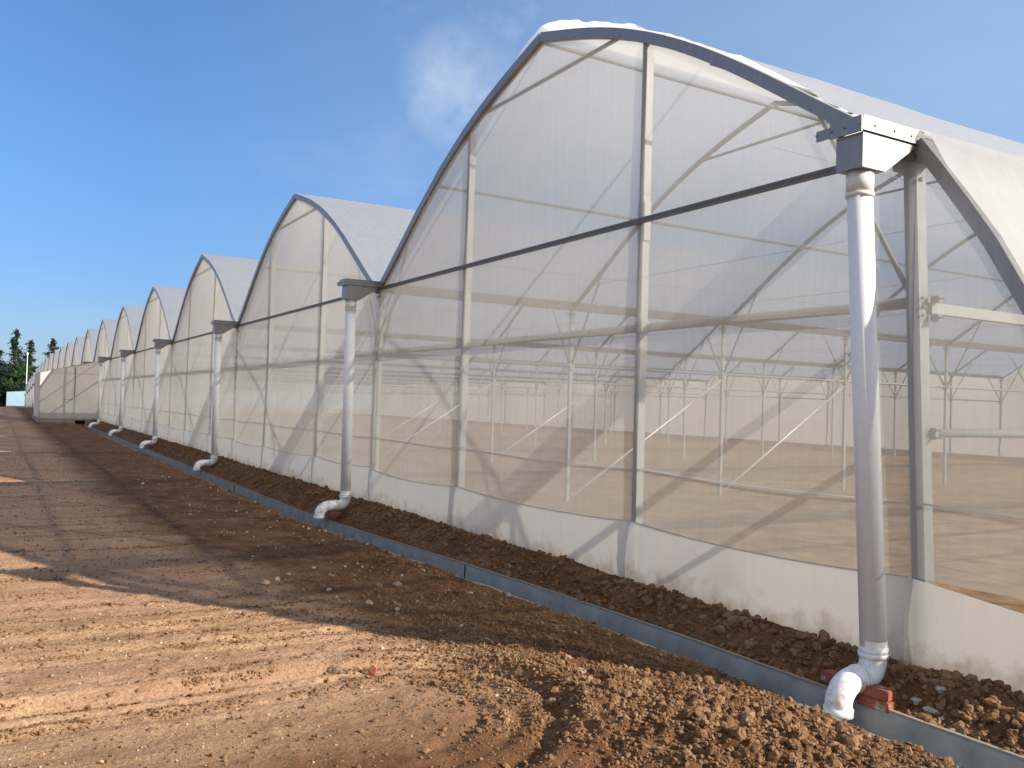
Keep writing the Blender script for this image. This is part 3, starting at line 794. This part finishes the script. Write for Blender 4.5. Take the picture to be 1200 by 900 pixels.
# ------------------------------------------------------------------ trees and pole
def leafmat(name, a, b):
    m, nt, out = newmat(name); n = N(nt); P = n.pos(); f = n.noise(P, .9, 4, .6)
    c = n.mix(f, a, b); d = n.new('ShaderNodeBsdfDiffuse'); t = n.new('ShaderNodeBsdfTranslucent'); n.l(c, d.inputs[0]); n.l(c, t.inputs[0])
    mx = n.new('ShaderNodeMixShader'); mx.inputs[0].default_value = .25; n.l(d.outputs[0], mx.inputs[1]); n.l(t.outputs[0], mx.inputs[2]); n.l(mx.outputs[0], out.inputs[0]); return m
LEAF1 = leafmat('dark_needles', (.016,.034,.024), (.040,.066,.042)); LEAF2 = leafmat('green_leaves', (.03,.065,.025), (.065,.115,.045)); BARK = simple('bark', (.10,.075,.055), .9)
def tree(name, label, x, y, z, H, W, seed, mat=LEAF1, low=.15, n_br=46, dens=70, lumpy=.5, size=.32, columnar=False):
    rd = random.Random(seed); t = thing(name, label, 'tree', (x,y,z))
    mb = MB(); mb.tube([(0,0,-.5),(.1,.05,H*.35),(-.05,.1,H*.7),(0,0,H*.98)], [H*.018,H*.014,H*.008,.02], 8)
    cen = []
    for i in range(n_br):
        f = low+(1-low)*(i+rd.random())/n_br; zz = H*f; a = rd.uniform(0,6.28)
        prof = (1-f)**.7*(.35+.65*min(1,(f-low)/.15+.2)) if not columnar else math.sin(math.pi*min(1,(f-low*.8)/(1-low*.8)))**.6
        r = W*(prof*(1-lumpy)+prof*lumpy*rd.uniform(.2,1.7)+.03)
        e = Vector((math.cos(a)*r, math.sin(a)*r, zz+r*rd.uniform(.0,.35)))
        mb.tube([(0,0,zz-r*.15),e*.5+Vector((0,0,zz*.5-r*.02)),e], [.07,.05,.02], 5); cen.append((Vector((0,0,zz)), e, r))
    build('trunk', mb, BARK, t)
    vs = []; fs = []
    for c0, e, r in cen:
        for k in range(int(dens*(.4+r/W))):
            q = rd.uniform(.25,1.08); p = c0.lerp(e, q)+Vector((rd.gauss(0,.16*r+.16),rd.gauss(0,.16*r+.16),rd.gauss(0,.10*r+.14)))
            s = size*rd.uniform(.5,1.2); nrm = Vector((rd.gauss(0,1),rd.gauss(0,1),rd.gauss(0,1))).normalized(); a1 = nrm.orthogonal().normalized(); a2 = nrm.cross(a1)
            b = len(vs); vs += [p+a1*s, p+a2*s*.45, p-a1*s, p-a2*s*.45]; fs.append((b,b+1,b+2,b+3))
    m2 = MB(); m2.add(vs, fs); build('crown', m2, mat, t)
tree('conifer_tree', 'tall dark ragged conifer with a crooked top, behind the blue shed', -214.5,-1.9,-2.6,17.2,3.3,11,lumpy=.8,n_br=40,low=.30)
tree('conifer_tree', 'second dark conifer, shorter and right of the tall ragged one', -216,.9,-2.6,15.0,2.6,12,lumpy=.7,n_br=36,low=.2)
tree('conifer_tree', 'broad dark conifer cut by the left edge of the photo', -211,-5.4,-2.5,12.4,4.6,13,lumpy=.6,n_br=60,low=.03,dens=110)
tree('conifer_tree', 'lone thin treetop showing above the far roofs', -258,7.2,-3,18.5,2.6,14,lumpy=.8,n_br=34,low=.5)
tree('leafy_tree', 'bushy mid green tree below the tall conifers', -212,-1.0,-2.6,9.6,3.6,15,LEAF2,low=.05,n_br=60,dens=90,columnar=True)
tree('leafy_tree', 'low green tree at the left foot of the tall conifer', -213,-3.0,-2.6,7.0,3.0,16,LEAF1,low=.03,n_br=50,dens=90,columnar=True)
pt = thing('lamp_pole', 'thin white pole standing before the far conifers', 'pole', (-168,-.9,-1.6))
mb = MB(); mb.tube([(0,0,0),(0,0,9.4)], [.075,.05], 8); build('shaft', mb, PVC, pt)
mb = MB(); mb.box(-.10,.10,-.12,.12,9.3,9.75); build('cap', mb, PVC, pt)

# ------------------------------------------------------------------ world, sun, camera
SUNV = Vector((.804,.594,0)).normalized(); EL = math.radians(25.4)
sd = Vector((SUNV.x*math.cos(EL), SUNV.y*math.cos(EL), math.sin(EL)))
w = bpy.data.worlds.new('World'); sc.world = w; w.use_nodes = True; nt = w.node_tree; nt.nodes.clear(); n = N(nt)
out = n.new('ShaderNodeOutputWorld'); bg = n.new('ShaderNodeBackground'); sky = n.new('ShaderNodeTexSky')
sky.sky_type = 'NISHITA'; sky.sun_disc = False; sky.sun_elevation = EL; sky.sun_rotation = math.atan2(sd.x, sd.y)
sky.air_density = 1.0; sky.dust_density = .15; sky.ozone_density = 4.0; sky.altitude = 300
tc = n.new('ShaderNodeTexCoord')
def wisp(d, width, hs, thr, sc_):
    vm = n.new('ShaderNodeVectorMath', operation='DOT_PRODUCT'); nm = n.new('ShaderNodeVectorMath', operation='NORMALIZE'); n.l(tc.outputs['Generated'], nm.inputs[0])
    n.l(nm.outputs[0], vm.inputs[0]); vm.inputs[1].default_value = d
    m_ = n.math('MULTIPLY', n.math('SUBTRACT', vm.outputs['Value'], math.cos(math.radians(width))), 1/(1-math.cos(math.radians(width))), True)
    nz = n.noise(n.mapping(nm.outputs[0], hs), sc_, 7, .62)
    return n.math('MULTIPLY', n.math('MULTIPLY', m_, n.math('MULTIPLY', n.math('SUBTRACT', nz, thr), 2.2, True)), 1.0, True)
cl = n.math('MAXIMUM', wisp((-.841,.422,.339), 4.2, (1,1,1.3), .34, 11), wisp((-.77,.48,.43), 9, (1.6,1,1.2), .50, 7))
nb = n.noise(n.mapping(tc.outputs['Generated'], (1,1,2.2)), 2.2, 6, .6)
cl = n.math('MAXIMUM', cl, n.math('MULTIPLY', n.math('SUBTRACT', nb, .56), 1.2, True))
sv = n.new('ShaderNodeSeparateXYZ'); n.l(tc.outputs['Generated'], sv.inputs[0])
low = n.ramp(sv.outputs[2], [(0,(.36,.39,.54)), (.22,(.56,.70,.86)), (.6,(.80,1.0,1.11))])
skc = n.mix(1.0, sky.outputs[0], low, 'MULTIPLY')
col = n.mix(n.math('MULTIPLY', cl, .62), skc, (5.0,5.3,5.7))
veil = n.math('MULTIPLY', n.math('SUBTRACT', sv.outputs[1], .12), .50, True)
veil = n.math('MULTIPLY', veil, n.math('ADD', n.math('MULTIPLY', n.noise(n.mapping(tc.outputs['Generated'], (1,1,2.5)), 2.6, 5, .55), .8), .6))
col = n.mix(veil, col, (3.9,5.0,6.4))
# added unseen bright cloud behind the camera, lifts the light in the shade
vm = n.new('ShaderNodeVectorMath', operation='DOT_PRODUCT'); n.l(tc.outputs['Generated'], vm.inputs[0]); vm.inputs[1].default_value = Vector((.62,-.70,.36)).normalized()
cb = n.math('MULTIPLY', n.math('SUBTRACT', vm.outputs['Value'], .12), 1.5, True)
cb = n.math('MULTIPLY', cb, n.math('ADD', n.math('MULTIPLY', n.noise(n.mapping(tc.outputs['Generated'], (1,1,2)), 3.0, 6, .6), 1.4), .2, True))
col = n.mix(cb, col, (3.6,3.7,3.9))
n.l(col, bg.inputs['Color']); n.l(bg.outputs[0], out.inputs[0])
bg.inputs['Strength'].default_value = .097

sl = bpy.data.lights.new('sun', 'SUN'); sl.energy = 4.8; sl.angle = math.radians(.53); sl.color = (1.0,.90,.75)
so = bpy.data.objects.new('sun', sl); COL.objects.link(so); so.rotation_euler = sd.to_track_quat('Z', 'Y').to_euler(); so.location = sd*60

R = [[0.5090906536779374,-0.005048832929037396,-0.8606980978390883],[0.8602492725395492,0.03580228186291766,0.508615164646695],[0.02824704290623611,-0.9993461391827472,0.022569861931132654]]
cd = bpy.data.cameras.new('camera'); cd.sensor_width = 36; cd.lens = 36*1022.848/1200; cd.clip_start = .05; cd.clip_end = 3000
co = bpy.data.objects.new('camera', cd); COL.objects.link(co)
m = Matrix([[R[i][0], -R[i][1], -R[i][2], (3.75,-5.4,1.7)[i]] for i in range(3)] + [[0,0,0,1]])
co.matrix_world = m; sc.camera = co

sc.view_settings.view_transform = 'Standard'; sc.view_settings.look = 'None'; sc.view_settings.gamma = 1; sc.view_settings.use_curve_mapping = False
sc.view_settings.exposure = 0.86
cy = sc.cycles
cy.use_denoising = True; cy.denoiser = 'OPENIMAGEDENOISE'
cy.max_bounces = 10; cy.diffuse_bounces = 5; cy.transmission_bounces = 6; cy.transparent_max_bounces = 28; cy.glossy_bounces = 3
cy.caustics_reflective = False; cy.caustics_refractive = False; cy.sample_clamp_indirect = 6
